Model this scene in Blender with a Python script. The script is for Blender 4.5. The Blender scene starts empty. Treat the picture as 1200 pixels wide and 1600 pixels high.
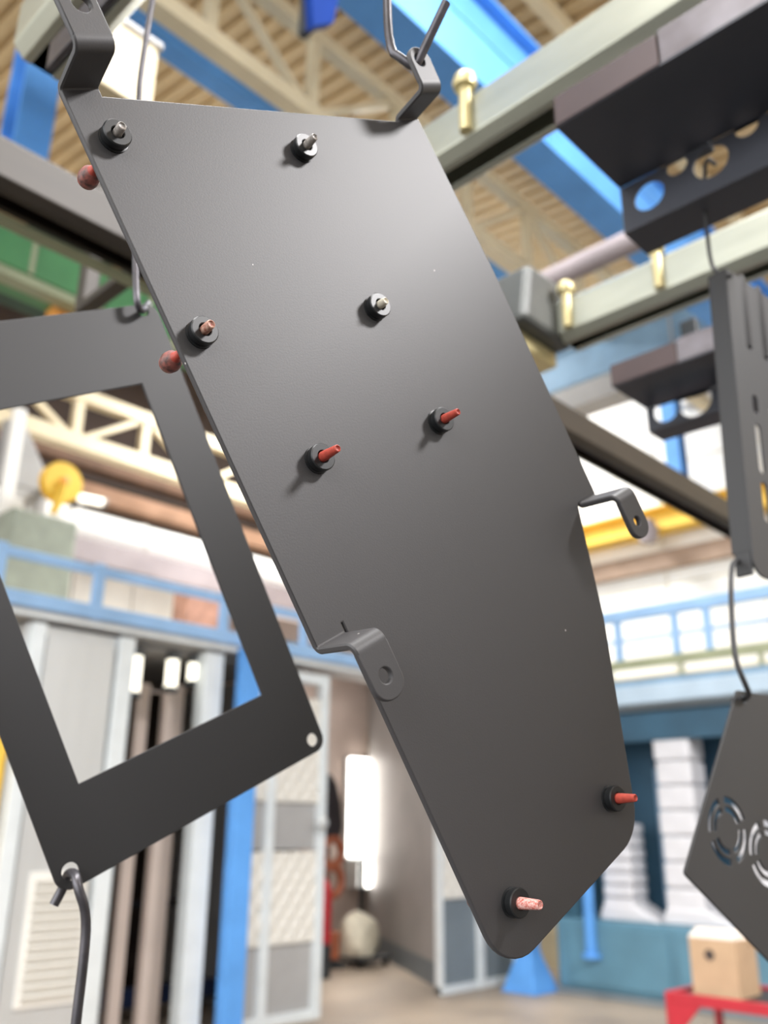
import bpy, math, random
from mathutils import Vector, Matrix
random.seed(7)
S = bpy.context.scene
COL = S.collection
# ------------------------------------------------------------------ camera
# hall axes: X runs along the oven row (right-forward), Y along the conveyor rails (left-forward), Z up
F, HOR, ROLL, CAMH = 1400.0, 1300.0, math.radians(0.5), 1.6
PITCH = math.atan((HOR - 800) / F)
def az(a):                                   # horizontal direction, degrees right of the camera heading
    return Vector((math.cos(math.radians(a - 44)), math.cos(math.radians(a + 46)), 0))
FW = az(0) * math.cos(PITCH) + Vector((0, 0, math.sin(PITCH)))
R0 = az(90); U0 = R0.cross(FW)
RT = R0 * math.cos(ROLL) + U0 * math.sin(ROLL); UP = RT.cross(FW)
C = Vector((0, 0, CAMH))
cam = bpy.data.cameras.new('camera'); camo = bpy.data.objects.new('camera', cam); COL.objects.link(camo)
camo.matrix_world = Matrix(((RT.x, UP.x, -FW.x, C.x), (RT.y, UP.y, -FW.y, C.y), (RT.z, UP.z, -FW.z, C.z), (0, 0, 0, 1)))
cam.sensor_fit = 'VERTICAL'; cam.lens = 6.86; cam.sensor_height = 1600 * 6.86 / F; cam.sensor_width = 1200 * 6.86 / F
cam.clip_start = 0.02; cam.clip_end = 100
cam.dof.use_dof = True; cam.dof.focus_distance = 0.5; cam.dof.aperture_fstop = 1.35
S.camera = camo
# ------------------------------------------------------------------ world, lamps, exposure
w = bpy.data.worlds.new('daylight'); S.world = w; w.use_nodes = True
bg = w.node_tree.nodes['Background']; bg.inputs[0].default_value = (0.96, 0.98, 1.0, 1); bg.inputs[1].default_value = 2.2
def area(name, loc, target, sx, sy, power, col=(1, 1, 1)):
    l = bpy.data.lights.new(name, 'AREA'); l.shape = 'RECTANGLE'; l.size = sx; l.size_y = sy; l.energy = power; l.color = col
    o = bpy.data.objects.new(name, l); COL.objects.link(o); o.location = loc
    o.rotation_euler = (Vector(target) - Vector(loc)).to_track_quat('-Z', 'Y').to_euler()
    return o
area('roof_light', (3.3, -4.9, 7.05), (3.3, -4.9, 0), 1.5, 1.5, 1000, (1.0, 0.98, 0.985))
area('overhead_fill', (0.5, 0.5, 7.1), (0.5, 0.5, 0), 7, 1.2, 560, (1.0, 1.0, 1.0))  # fill light added out of view to brighten the oven row
area('side_fill', (-6.9, 3.0, 4.6), (10, 3.6, 4.6), 14, 4.0, 260, (1.0, 1.0, 1.0))  # fill light added at the side to brighten the right-hand wall
area('overhead_fill', (7.6, 7.4, 8.2), (7.6, 7.4, 0), 2.4, 1.6, 520, (1.0, 1.0, 0.99))  # fill light added behind the plate to brighten the far walls
S.view_settings.view_transform = 'Standard'; S.view_settings.look = 'None'; S.view_settings.gamma = 1
S.view_settings.use_curve_mapping = False; S.view_settings.exposure = 0.5
# ------------------------------------------------------------------ pixel helpers (photo pixel -> direction -> point on a known plane)
def ray(x, y): return FW + RT * ((x - 600) / F) - UP * ((y - 800) / F)
def on_plane(x, y, p, n):
    d = ray(x, y); return C + d * ((Vector(p) - C).dot(n) / d.dot(n))
def at_z(x, y, z):
    d = ray(x, y); return C + d * ((z - CAMH) / d.z)
def at_x(x, y, X): return on_plane(x, y, (X, 0, 0), Vector((1, 0, 0)))
def at_y(x, y, Y): return on_plane(x, y, (0, Y, 0), Vector((0, 1, 0)))
# ------------------------------------------------------------------ materials
def srgb(r, g, b):
    f = lambda c: (c / 255 / 12.92) if c <= 10 else ((c / 255 + 0.055) / 1.055) ** 2.4
    return (f(r), f(g), f(b), 1)
def mat(name, col, rough=0.6, metal=0.0, var=0.0, vscale=6.0, bump=0.0, bscale=40.0, col2=None, spec=0.5, stretch=(1, 1, 1)):
    m = bpy.data.materials.new(name); m.use_nodes = True; nt = m.node_tree; b = nt.nodes['Principled BSDF']
    b.inputs['Roughness'].default_value = rough; b.inputs['Metallic'].default_value = metal; b.inputs['Specular IOR Level'].default_value = spec
    b.inputs['Base Color'].default_value = col
    tc = nt.nodes.new('ShaderNodeTexCoord'); mp = nt.nodes.new('ShaderNodeMapping'); mp.inputs['Scale'].default_value = stretch
    nt.links.new(tc.outputs['Object'], mp.inputs['Vector'])
    if var or col2:
        n = nt.nodes.new('ShaderNodeTexNoise'); n.inputs['Scale'].default_value = vscale; n.inputs['Detail'].default_value = 4
        nt.links.new(mp.outputs[0], n.inputs['Vector'])
        r = nt.nodes.new('ShaderNodeValToRGB'); r.color_ramp.elements[0].position = 0.35; r.color_ramp.elements[1].position = 0.65
        c2 = col2 or tuple(min(1, c * (1 + var)) for c in col[:3]) + (1,)
        c1 = col if col2 else tuple(c * (1 - var) for c in col[:3]) + (1,)
        r.color_ramp.elements[0].color = c1; r.color_ramp.elements[1].color = c2
        nt.links.new(n.outputs['Fac'], r.inputs[0]); nt.links.new(r.outputs[0], b.inputs['Base Color'])
    if bump:
        n = nt.nodes.new('ShaderNodeTexNoise'); n.inputs['Scale'].default_value = bscale; n.inputs['Detail'].default_value = 2
        nt.links.new(mp.outputs[0], n.inputs['Vector'])
        bp = nt.nodes.new('ShaderNodeBump'); bp.inputs['Strength'].default_value = bump; bp.inputs['Distance'].default_value = 0.001
        nt.links.new(n.outputs['Fac'], bp.inputs['Height']); nt.links.new(bp.outputs[0], b.inputs['Normal'])
    return m
def coat_material(name, col, rough):
    m = mat(name, col, rough, bump=0.05, bscale=900); nt = m.node_tree; b = nt.nodes['Principled BSDF']
    tc = nt.nodes.new('ShaderNodeTexCoord'); v = nt.nodes.new('ShaderNodeTexVoronoi'); v.inputs['Scale'].default_value = 42
    nt.links.new(tc.outputs['Object'], v.inputs['Vector'])
    lt = nt.nodes.new('ShaderNodeMath'); lt.operation = 'LESS_THAN'; lt.inputs[1].default_value = 0.024; nt.links.new(v.outputs['Distance'], lt.inputs[0])
    sp = nt.nodes.new('ShaderNodeSeparateColor'); nt.links.new(v.outputs['Color'], sp.inputs[0])
    l2 = nt.nodes.new('ShaderNodeMath'); l2.operation = 'GREATER_THAN'; l2.inputs[1].default_value = 0.45; nt.links.new(sp.outputs[0], l2.inputs[0])
    mu = nt.nodes.new('ShaderNodeMath'); mu.operation = 'MULTIPLY'; nt.links.new(lt.outputs[0], mu.inputs[0]); nt.links.new(l2.outputs[0], mu.inputs[1])
    mx = nt.nodes.new('ShaderNodeMix'); mx.data_type = 'RGBA'; mx.inputs[6].default_value = col; mx.inputs[7].default_value = (.55, .52, .5, 1)   # dust specks
    nt.links.new(mu.outputs[0], mx.inputs[0]); nt.links.new(mx.outputs[2], b.inputs['Base Color'])
    return m
def emit(name, col, s):
    m = bpy.data.materials.new(name); m.use_nodes = True; b = m.node_tree.nodes['Principled BSDF']
    b.inputs['Base Color'].default_value = col; b.inputs['Emission Color'].default_value = col; b.inputs['Emission Strength'].default_value = s
    return m
M = dict(
    coat=coat_material('black_powder_coat', (0.054, 0.0515, 0.0530, 1), 0.51),
    coat2=mat('black_powder_coat_smooth', (0.030, 0.0295, 0.0305, 1), 0.52),
    rubber=mat('black_collar', (0.012, 0.013, 0.014, 1), 0.38),
    plug_red=mat('red_silicone', srgb(178, 72, 58), 0.55, var=0.15, vscale=300),
    plug_dusty=mat('red_silicone_dusty', srgb(190, 82, 66), 0.6, col2=srgb(232, 190, 182), vscale=900),
    plug_worn=mat('red_silicone_worn', srgb(150, 80, 66), 0.5, col2=srgb(205, 170, 150), vscale=500),
    plug_grey=mat('grey_silicone', srgb(120, 116, 112), 0.4, col2=srgb(180, 172, 165), vscale=400),
    plug_cream=mat('cream_silicone', srgb(214, 206, 188), 0.5, var=0.08, vscale=300),
    plug_head=mat('sooty_red_silicone', srgb(60, 50, 46), 0.5, col2=srgb(165, 95, 85), vscale=260),
    wire=mat('dark_steel_wire', srgb(84, 82, 86), 0.35, 0.6, var=0.2, vscale=60),
    galv=mat('galvanised_rail', srgb(172, 174, 160), 0.34, 0.6, var=0.08, vscale=9, stretch=(3, 0.6, 3)),
    galvx=mat('galvanised_cross_rail', srgb(48, 41, 33), 0.5, 0.1, var=0.12, vscale=9, stretch=(0.6, 3, 3)),
    brass=mat('yellowed_bolt', srgb(214, 200, 150), 0.35, 0.4, var=0.1),
    channel=mat('dark_channel_steel', srgb(66, 68, 76), 0.5, 0.2, var=0.1, vscale=5),
    channel_lip=mat('greased_channel_lip', srgb(100, 92, 95), 0.4, 0.3, col2=srgb(142, 138, 144), vscale=7),
    blue=mat('light_blue_paint', srgb(92, 154, 222), 0.5, var=0.08, vscale=3, spec=0.3),
    pale_blue=mat('hazy_blue_paint', srgb(150, 188, 228), 0.5, var=0.06, vscale=3),  # blue lightened, with haze put into the colour
    steel_blue=mat('grey_blue_paint', srgb(120, 152, 178), 0.5, var=0.1, vscale=3),
    roof=mat('beige_roof_sheet', srgb(205, 180, 138), 0.6, var=0.1, vscale=1.2),
    cream=mat('cream_paint', srgb(218, 204, 172), 0.55, var=0.08, vscale=2),
    white=mat('white_cladding', srgb(238, 237, 233), 0.6, var=0.04, vscale=1.5),
    offwhite=mat('off_white_paint', srgb(232, 229, 222), 0.5, var=0.06, vscale=2),
    alu=mat('brushed_aluminium', srgb(204, 206, 206), 0.38, 0.45, var=0.025, vscale=3, stretch=(3, 3, 0.5)),
    frame=mat('white_aluminium_frame', srgb(222, 228, 230), 0.4, 0.2, var=0.05, vscale=4),
    grey=mat('grey_sheet', srgb(164, 163, 162), 0.55, 0.1, var=0.08, vscale=2),
    slate=mat('slate_grey_panel', srgb(120, 130, 136), 0.5, 0.1, var=0.08, vscale=2),
    quilt=mat('quilted_filter_fleece', srgb(216, 213, 205), 0.85, var=0.03, vscale=30),
    floor=mat('worn_concrete', srgb(172, 156, 138), 0.5, col2=srgb(138, 126, 113), vscale=0.9, bump=0.2, bscale=20),
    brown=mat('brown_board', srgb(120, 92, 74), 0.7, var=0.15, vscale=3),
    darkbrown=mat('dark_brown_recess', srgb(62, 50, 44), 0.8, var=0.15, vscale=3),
    salmon=mat('salmon_brown_beam', srgb(176, 138, 112), 0.7, var=0.1, vscale=3),
    purple=mat('grey_mauve_duct', srgb(150, 140, 142), 0.6, var=0.1, vscale=3),
    green=mat('crane_green', srgb(74, 132, 82), 0.5, var=0.12, vscale=3),
    darkgreen=mat('dark_crane_green', srgb(38, 66, 46), 0.6, var=0.12, vscale=3),
    olive=mat('olive_strip', srgb(150, 156, 126), 0.5, var=0.1, vscale=3),
    yellow=mat('yellow_paint', srgb(232, 190, 70), 0.5, var=0.08, vscale=4),
    orange=mat('orange_paint', srgb(220, 150, 70), 0.5, var=0.1, vscale=4),
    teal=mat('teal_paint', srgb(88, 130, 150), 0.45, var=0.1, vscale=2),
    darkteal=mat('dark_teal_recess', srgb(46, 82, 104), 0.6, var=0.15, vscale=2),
    wrap=mat('white_wrapping', srgb(214, 214, 218), 0.5, var=0.05, vscale=5, bump=0.6, bscale=14),
    red=mat('red_paint', srgb(178, 34, 48), 0.4, var=0.08, vscale=5),
    card=mat('cardboard', srgb(190, 160, 128), 0.8, var=0.06, vscale=6),
    cardlight=mat('cardboard_flap', srgb(224, 212, 200), 0.8, var=0.04, vscale=6),
    ink=mat('printing_ink', srgb(70, 60, 56), 0.8),
    tarp=mat('black_cloth', srgb(44, 40, 44), 0.8, var=0.15, vscale=8, bump=0.8, bscale=12),
    leather=mat('brown_hose', srgb(160, 92, 64), 0.6, var=0.15, vscale=8),
    sack=mat('white_sack', srgb(226, 220, 200), 0.7, var=0.12, vscale=9, bump=1.0, bscale=16),
    pink=mat('pinkish_grey_wall', srgb(212, 196, 186), 0.6, 0.0, var=0.05, vscale=2),
    iron=mat('dark_iron', srgb(58, 62, 66), 0.5, 0.4, var=0.1),
    lamp=emit('lamp_tube_glow', (1.0, 0.93, 0.86, 1), 6.0),
    striplamp=emit('warm_strip_glow', (1.0, 0.95, 0.80, 1), 1.25),
)
# ------------------------------------------------------------------ mesh helpers
class MB:
    def __init__(s): s.v = []; s.f = []; s.m = None
    def box(s, x0, x1, y0, y1, z0, z1, mtx=None):
        b = len(s.v); P = [Vector(p) for p in ((x0, y0, z0), (x1, y0, z0), (x1, y1, z0), (x0, y1, z0), (x0, y0, z1), (x1, y0, z1), (x1, y1, z1), (x0, y1, z1))]
        if mtx: P = [mtx @ p for p in P]
        s.v += P; s.f += [tuple(b + i for i in q) for q in ((0, 3, 2, 1), (4, 5, 6, 7), (0, 1, 5, 4), (1, 2, 6, 5), (2, 3, 7, 6), (3, 0, 4, 7))]; return s
    def tube(s, pts, r, n=10, cap=True):
        pts = [Vector(p) for p in pts]; rs = r if isinstance(r, (list, tuple)) else [r] * len(pts); b = len(s.v)
        t0 = (pts[1] - pts[0]).normalized(); nx = t0.orthogonal().normalized()
        for i, p in enumerate(pts):
            t = ((pts[min(i + 1, len(pts) - 1)] - p).normalized() + (p - pts[max(i - 1, 0)]).normalized()).normalized()
            nx = (nx - t * nx.dot(t)).normalized(); ny = t.cross(nx)
            for k in range(n):
                a = 2 * math.pi * k / n; s.v.append(p + (nx * math.cos(a) + ny * math.sin(a)) * rs[i])
        for i in range(len(pts) - 1):
            for k in range(n):
                k2 = (k + 1) % n; s.f.append((b + i * n + k, b + i * n + k2, b + (i + 1) * n + k2, b + (i + 1) * n + k))
        if cap: s.f.append(tuple(b + k for k in reversed(range(n)))); s.f.append(tuple(b + (len(pts) - 1) * n + k for k in range(n)))
        return s
    def lathe(s, prof, n=24, mtx=None):              # prof: (radius, height) along local z
        b = len(s.v)
        for r, h in prof:
            for k in range(n):
                a = 2 * math.pi * k / n; p = Vector((r * math.cos(a), r * math.sin(a), h)); s.v.append(mtx @ p if mtx else p)
        for i in range(len(prof) - 1):
            for k in range(n):
                k2 = (k + 1) % n; s.f.append((b + i * n + k, b + i * n + k2, b + (i + 1) * n + k2, b + (i + 1) * n + k))
        s.f.append(tuple(b + k for k in reversed(range(n)))); s.f.append(tuple(b + (len(prof) - 1) * n + k for k in range(n)))
        return s
    def sweep(s, sec, p0, p1, closed=True):          # section: list of Vectors offset, from p0 to p1
        b = len(s.v); n = len(sec); p0 = Vector(p0); p1 = Vector(p1)
        s.v += [p0 + Vector(q) for q in sec] + [p1 + Vector(q) for q in sec]
        for k in range(n if closed else n - 1):
            k2 = (k + 1) % n; s.f.append((b + k, b + k2, b + n + k2, b + n + k))
        if closed: s.f.append(tuple(b + k for k in reversed(range(n)))); s.f.append(tuple(b + n + k for k in range(n)))
        return s
    def build(s, name, m, parent=None, smooth=False, bevel=0.0):
        me = bpy.data.meshes.new(name); me.from_pydata([tuple(v) for v in s.v], [], s.f); me.update()
        return link(name, me, m, parent, smooth, bevel)
def link(name, me, m, parent=None, smooth=False, bevel=0.0):
    o = bpy.data.objects.new(name, me); COL.objects.link(o); me.materials.append(M[m] if isinstance(m, str) else m)
    if smooth:
        for p in me.polygons: p.use_smooth = True
        me.set_sharp_from_angle(angle=math.radians(38))
    if parent: o.parent = parent
    if bevel:
        b = o.modifiers.new('bevel', 'BEVEL'); b.width = bevel; b.segments = 2; b.limit_method = 'ANGLE'
    return o
def tag(o, label, cat, group=None):
    o['label'] = label; o['category'] = cat
    if group: o['group'] = group
    return o
def structure(o, label=None):
    o['kind'] = 'structure'
    if label: o['label'] = label
    return o
def thing(name, label, cat, loc=(0, 0, 0), group=None, mtx=None):
    o = bpy.data.objects.new(name, None); COL.objects.link(o); o.empty_display_size = 0.05
    if mtx: o.matrix_world = mtx
    else: o.location = loc
    return tag(o, label, cat, group)
def bx(name, x0, x1, y0, y1, z0, z1, m, parent=None, bevel=0.004):
    c = Vector(((x0 + x1) / 2, (y0 + y1) / 2, z0))
    if parent and parent.type == 'EMPTY': off = parent.location
    elif parent: off = parent.location + (parent.parent.location if parent.parent else Vector())
    else: off = Vector()
    o = MB().box(x0 - c.x, x1 - c.x, y0 - c.y, y1 - c.y, 0, z1 - z0).build(name, m, parent, bevel=bevel)
    o.location = c - off; return o
def arc_pts(cx, cy, r, a0, a1, n):
    return [(cx + r * math.cos(math.radians(a0 + (a1 - a0) * i / n)), cy + r * math.sin(math.radians(a0 + (a1 - a0) * i / n))) for i in range(n + 1)]
def circle(cx, cy, r, n=28): return arc_pts(cx, cy, r, 0, 360 - 360 / n, n - 1)
def fillet(pts, rs, n=8):                            # polygon with rounded corners
    out = []; N = len(pts)
    for i in range(N):
        p = Vector(pts[i]); a = Vector(pts[i - 1]) - p; b = Vector(pts[(i + 1) % N]) - p; r = rs[i]
        if r <= 0: out.append(tuple(p)); continue
        ua, ub = a.normalized(), b.normalized(); ang = ua.angle(ub); d = min(r / math.tan(ang / 2), a.length * 0.49, b.length * 0.49); r = d * math.tan(ang / 2)
        c = p + (ua + ub).normalized() * (r / math.sin(ang / 2)); s = p + ua * d - c; e = p + ub * d - c
        a0 = math.atan2(s.y, s.x); da = math.atan2(s.x * e.y - s.y * e.x, s.dot(e))
        out += [(c.x + r * math.cos(a0 + da * k / n), c.y + r * math.sin(a0 + da * k / n)) for k in range(n + 1)]
    return out
def flat_plate(name, loops, t, m, parent, bev=0.0006, zoff=0.0, mtx=None):   # a sheet with holes; front face at local z = zoff, body behind it
    cu = bpy.data.curves.new('outline', 'CURVE'); cu.dimensions = '2D'; cu.fill_mode = 'BOTH'
    cu.extrude = t / 2 - bev; cu.bevel_depth = bev; cu.bevel_resolution = 2; cu.offset = -bev
    for lp in loops:
        sp = cu.splines.new('POLY'); sp.points.add(len(lp) - 1); sp.use_cyclic_u = True
        for q, (x, y) in zip(sp.points, lp): q.co = (x, y, 0, 1)
    tmp = bpy.data.objects.new('outline', cu); COL.objects.link(tmp)
    me = bpy.data.meshes.new_from_object(tmp.evaluated_get(bpy.context.evaluated_depsgraph_get()))
    bpy.data.objects.remove(tmp); bpy.data.curves.remove(cu); me.name = name
    me.transform(Matrix.Translation((0, 0, zoff - t / 2)))
    if mtx: me.transform(mtx)
    me.materials.clear()
    return link(name, me, m, parent, smooth=True)
def frame_matrix(o, a, c, n): return Matrix(((a.x, c.x, n.x, o.x), (a.y, c.y, n.y, o.y), (a.z, c.z, n.z, o.z), (0, 0, 0, 1)))
Z = Vector((0, 0, 1))
#STRUCTURE
# ------------------------------------------------------------------ the hall
fl = MB().box(-12, 14, -14, 15, -0.1, 0).build('floor', 'floor'); structure(fl)
structure(bx('bounce_damper', -6, 5.2, -5.5, 4.8, 0, .006, mat('dark_bounce_damper', srgb(62, 60, 58), .8, var=.15, vscale=2), bevel=0), 'unseen dark sheet added under the conveyor line to damp floor bounce')  # dark sheet added to reduce light bouncing up from the floor
def roof_z(y): return 7.2 + max(0.0, y - 0.5) * 0.18
def corrugated(x0, x1, pitch, ys):
    mb = MB(); prof = []
    x = x0
    while x < x1:
        prof += [(x, 0), (x + pitch * .5, 0), (x + pitch * .6, .045), (x + pitch * .9, .045)]; x += pitch
    rows = [[Vector((px, y, roof_z(y) + dz)) for px, dz in prof] for y in ys]
    n = len(prof)
    for r in rows: mb.v += r
    for i in range(len(rows) - 1):
        for k in range(n - 1): mb.f.append((i * n + k, (i + 1) * n + k, (i + 1) * n + k + 1, i * n + k + 1))
    return mb
ceil_ = structure(corrugated(-7, 12.5, 0.16, (-9, 0.5, 13)).build('ceiling', 'roof'), 'beige corrugated roof sheeting')
# wall behind the camera, with an open band of high windows above it
wb = structure(bx('wall_back', -7, 10.5, -5.9, -5.7, 0, 4.3, mat('grey_brick_paint', srgb(120, 116, 114), .7, var=.1, vscale=1.5), bevel=0), 'grey wall below the high window band')
for k in range(8): bx('mullion', -6.9 + k * 2.45, -6.78 + k * 2.45, -5.86, -5.74, 4.3, 7.18, 'iron', wb)
# right-hand wall: cladding panels with open joints on a backing
WR = 10.5
wr = structure(bx('wall_right', WR + .03, WR + .2, -7, 12.2, 0, 9.2, 'cream', bevel=0), 'white clad hall wall behind the walkway')
pan = None
for i in range(9):
    for j, (za, zb) in enumerate(((3.2, 4.6), (4.62, 6.2), (6.22, 7.5), (7.52, 9.0))):
        y0 = 1.5 + i * 1.2
        if pan is None:
            pan = MB().box(0, .03, 0, 1.18, 0, 1).build('panel', 'white', bevel=.004); o = pan
        else: o = pan.copy(); COL.objects.link(o)
        o.parent = wr; o.matrix_parent_inverse = Matrix(); o.location = Vector((WR, y0, za)) - wr.location; o.scale = (1, 1, zb - za)
# far wall
WF = 11.6
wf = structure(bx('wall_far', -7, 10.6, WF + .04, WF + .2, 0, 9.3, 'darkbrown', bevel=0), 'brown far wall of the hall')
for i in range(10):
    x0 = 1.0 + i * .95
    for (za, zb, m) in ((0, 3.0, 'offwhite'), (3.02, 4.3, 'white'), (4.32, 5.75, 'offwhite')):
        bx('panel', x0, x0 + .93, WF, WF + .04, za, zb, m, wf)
# blue roof beams along X
def i_beam_x(name, label, y, zb, h, fw_, x0, x1, m, group=None):
    t = thing(name, label, 'beam', ((x0 + x1) / 2, y, zb), group)
    bx('flange', x0, x1, y - fw_ / 2, y + fw_ / 2, zb, zb + .03, m, t)
    bx('web', x0, x1, y - .015, y + .015, zb + .03, zb + h - .03, m, t, 0)
    bx('flange', x0, x1, y - fw_ / 2, y + fw_ / 2, zb + h - .03, zb + h, m, t)
    return t
yn = at_z(300, 90, 7.0).y; yf = at_z(300, 125, 7.0).y; h1 = at_y(300, 45, yn).z - 7.0
t = thing('roof_beam', 'light blue steel beam under the roof, beside the cream lattice girder', 'beam', (4, (yn + yf) / 2, 7.0), 'blue roof steel')
bx('web', -3, 10.4, yn + .01, yn + .05, 7.03, 7.0 + h1 - .03, 'blue', t, 0)
bx('flange', -3, 10.4, yn, yf, 7.0, 7.03, 'blue', t); bx('flange', -3, 10.4, yn, yf, 7.0 + h1 - .03, 7.0 + h1, 'blue', t)
B1y = (yn + yf) / 2
yn = at_z(740, 118, 5.7).y; yf = at_z(700, 145, 5.7).y + .05; h2 = at_y(790, 15, yn).z - 5.7
t = thing('crane_runway_beam', 'deep light blue crane runway beam with a dark joint along its side, crossing above the rails', 'beam', (4, (yn + yf) / 2, 5.7), 'blue roof steel')
bx('flange', -3, 10.4, yn, yf, 5.7, 5.73, 'blue', t); bx('web', -3, 10.4, yn + .03, yn + .07, 5.73, 5.7 + h2 * .52, 'blue', t, 0)
bx('flange', -3, 10.4, yn + .02, yf, 5.7 + h2 * .52, 5.7 + h2 * .52 + .03, 'blue', t); bx('upper_web', -3, 10.4, yn + .10, yn + .14, 5.73 + h2 * .52, 5.7 + h2, 'blue', t, 0)
bx('flange', -3, 10.4, yn + .02, yf, 5.7 + h2, 5.73 + h2, 'blue', t)
for k in range(8): bx('stiffener', -2 + k * 1.5, -1.98 + k * 1.5, yn + .0, yn + .03, 5.74, 5.7 + h2 * .5, 'blue', t, 0)
B2y = yn
p = at_z(495, 46, 5.0)
g = thing('suspension_bracket', 'blue pointed steel bracket, coloured dark for its shaded side, hanging from the crane runway beam', 'bracket', (p.x, p.y, p.z))
MB().sweep([Vector((-.02, 0, .0)), Vector((.10, 0, .12)), Vector((.22, 0, .9)), Vector((-.12, 0, .9))], (0, 0, 0), (0, .05, 0)).build('plate', mat('shaded_blue_paint', srgb(14, 42, 104), .9, var=.1, spec=.1), g, bevel=.004)  # shade of the facing side is put into this darker blue
bx('rib', p.x + .02, p.x + .06, p.y + .05, p.y + .16, p.z + .1, p.z + .9, 'iron', g)
# cream lattice girder in the roof
def lattice(name, label, y, z0, z1, x0, x1, step, ch, m, first=0):
    t = thing(name, label, 'girder', ((x0 + x1) / 2, y, z0))
    bx('bottom_chord', x0, x1, y - ch, y + ch, z0 - ch, z0 + ch, m, t); bx('top_chord', x0, x1, y - ch * .8, y + ch * .8, z1 - ch * .8, z1 + ch * .8, m, t)
    x = x0 + first; k = 0; L = t.location
    while x < x1:
        bx('vertical', x - ch * .6, x + ch * .6, y - ch * .6, y + ch * .6, z0 + ch, z1 - ch * .8, m, t)
        if x + step < x1:
            a, b = ((z0, z1), (z1, z0))[k % 2]
            s = ch * .45
            MB().sweep([Vector((0, -s, -s)), Vector((0, s, -s)), Vector((0, s, s)), Vector((0, -s, s))], Vector((x, y, a)) - L, Vector((x + step, y, b)) - L).build('diagonal', m, t)
        x += step; k += 1
    return t
yt = at_z(375, 100, 6.75).y
lattice('lattice_girder', 'cream lattice girder close under the roof, above the black plate', yt, 6.75, at_y(530, 90, yt).z, -2.5, 10.3, .95, .07, 'cream', .3)
lattice('lattice_girder', 'cream lattice girder in front of the brown far wall, above the yellow reel', 10.0, 6.2, 6.84, 2.0, 9.0, .97, .10, 'cream', .78)
# purlins under the sheeting
for k in range(6):
    y = -6 + k * 2.9
    bx('purlin', -6.5, 12.3, y - .05, y + .05, roof_z(y) - .16, roof_z(y) - .012, 'cream', ceil_)
# column left
p0 = at_y(32, 95, B1y); p1 = at_y(86, 112, B1y)
t = thing('steel_hanger', 'light blue steel hanger under the blue roof beam, behind the cross rail', 'hanger', ((p0.x + p1.x) / 2, B1y, 0))
zc0 = at_y(60, 300, B1y).z
cx, hw = (p0.x + p1.x) / 2, (p1.x - p0.x) / 2
bx('flange', cx - hw, cx + hw, B1y - .13, B1y - .11, zc0, 7.0, 'blue', t); bx('flange', cx - hw, cx + hw, B1y + .11, B1y + .13, zc0, 7.0, 'blue', t); bx('web', cx - .01, cx + .01, B1y - .11, B1y + .11, zc0, 7.0, 'blue', t, 0)
# green crane bridge
zb = 4.9; yg = at_z(100, 452, zb).y; zt = at_y(100, 385, yg).z
t = thing('crane_bridge', 'green box-section crane bridge above the hollow black frame', 'crane', (0, yg + .2, zb))
bx('box_girder', -4.5, 3.4, yg, yg + .34, zb, zt, 'green', t, .01); bx('lower_rail', -4.5, 3.4, yg + .02, yg + .14, zb - .06, zb, 'olive', t)
bx('walkway', -4.5, 3.4, yg + .36, yg + .9, zt - .05, zt + .02, 'darkgreen', t)
for k in range(4): bx('stiffener', .2 + k * .85, .23 + k * .85, yg - .015, yg, zb, zt, 'olive', t, 0)
for k in range(3): bx('hoist_box', -.2 + k * 1.1, .45 + k * 1.1, yg + .4, yg + .85, zt + .02, zt + .34, ('darkgreen', 'brown', 'darkgreen')[k], t)
p = at_y(125, 478, yg + .3)
tag(bx('control_box', p.x - .22, p.x + .12, yg + .16, yg + .33, zb - .2, zb, 'orange', bevel=.01), 'small orange box under the green crane bridge', 'box')
# ------------------------------------------------------------------ right-hand wall fittings
q = at_x(1040, 808, 10.2); z0 = at_x(1040, 830, 10.2).z; z1 = at_x(1040, 792, 10.2).z
zy = z1 + .01
t = thing('yellow_crane_beam', 'yellow runway beam along the white hall wall', 'beam', (10.2, 5, z0))
bx('flange', 10.08, 10.34, 0, 11, z0, z0 + .03, 'yellow', t); bx('web', 10.2, 10.22, 0, 11, z0 + .03, z1 - .03, 'yellow', t, 0); bx('flange', 10.08, 10.34, 0, 11, z1 - .03, z1, 'yellow', t)
q = at_x(1012, 832, 10.0)
tag(MB().lathe([(.02, -.16), (.10, -.13), (.13, -.03), (.13, .06), (.09, .15), (.03, .18)], 20, Matrix.Translation((0, 0, 0))).build('signal_lamp', 'purple', smooth=True), 'round mauve lamp housing on the yellow beam', 'lamp').location = (10.0, q.y, q.z)
z0 = at_x(1030, 890, WR - .12).z; z1 = at_x(1030, 862, WR - .12).z
tag(bx('wall_rail', WR - .14, WR - .01, 0, 11, z0, z1, mat('tan_brown_paint', srgb(160, 136, 118), .6, var=.1)), 'tan brown rail along the white hall wall below the yellow beam', 'rail')
z0 = at_x(1030, 850, WR - .12).z
p = at_x(1055, 700, 9.9); zt = roof_z(p.y) - .02
t = thing('hall_column', 'light blue column on the white hall wall above the yellow beam', 'column', (9.9, p.y, zy))
bx('wall_bracket', 9.8, 10.5, p.y - .1, p.y + .1, zy, zy + .03, 'blue', t)
bx('flange', 9.80, 9.83, p.y - .1, p.y + .1, zy, zt, 'blue', t); bx('flange', 9.97, 10.0, p.y - .1, p.y + .1, zy, zt, 'blue', t); bx('web', 9.83, 9.97, p.y - .01, p.y + .01, zy, zt, 'blue', t, 0)
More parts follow.
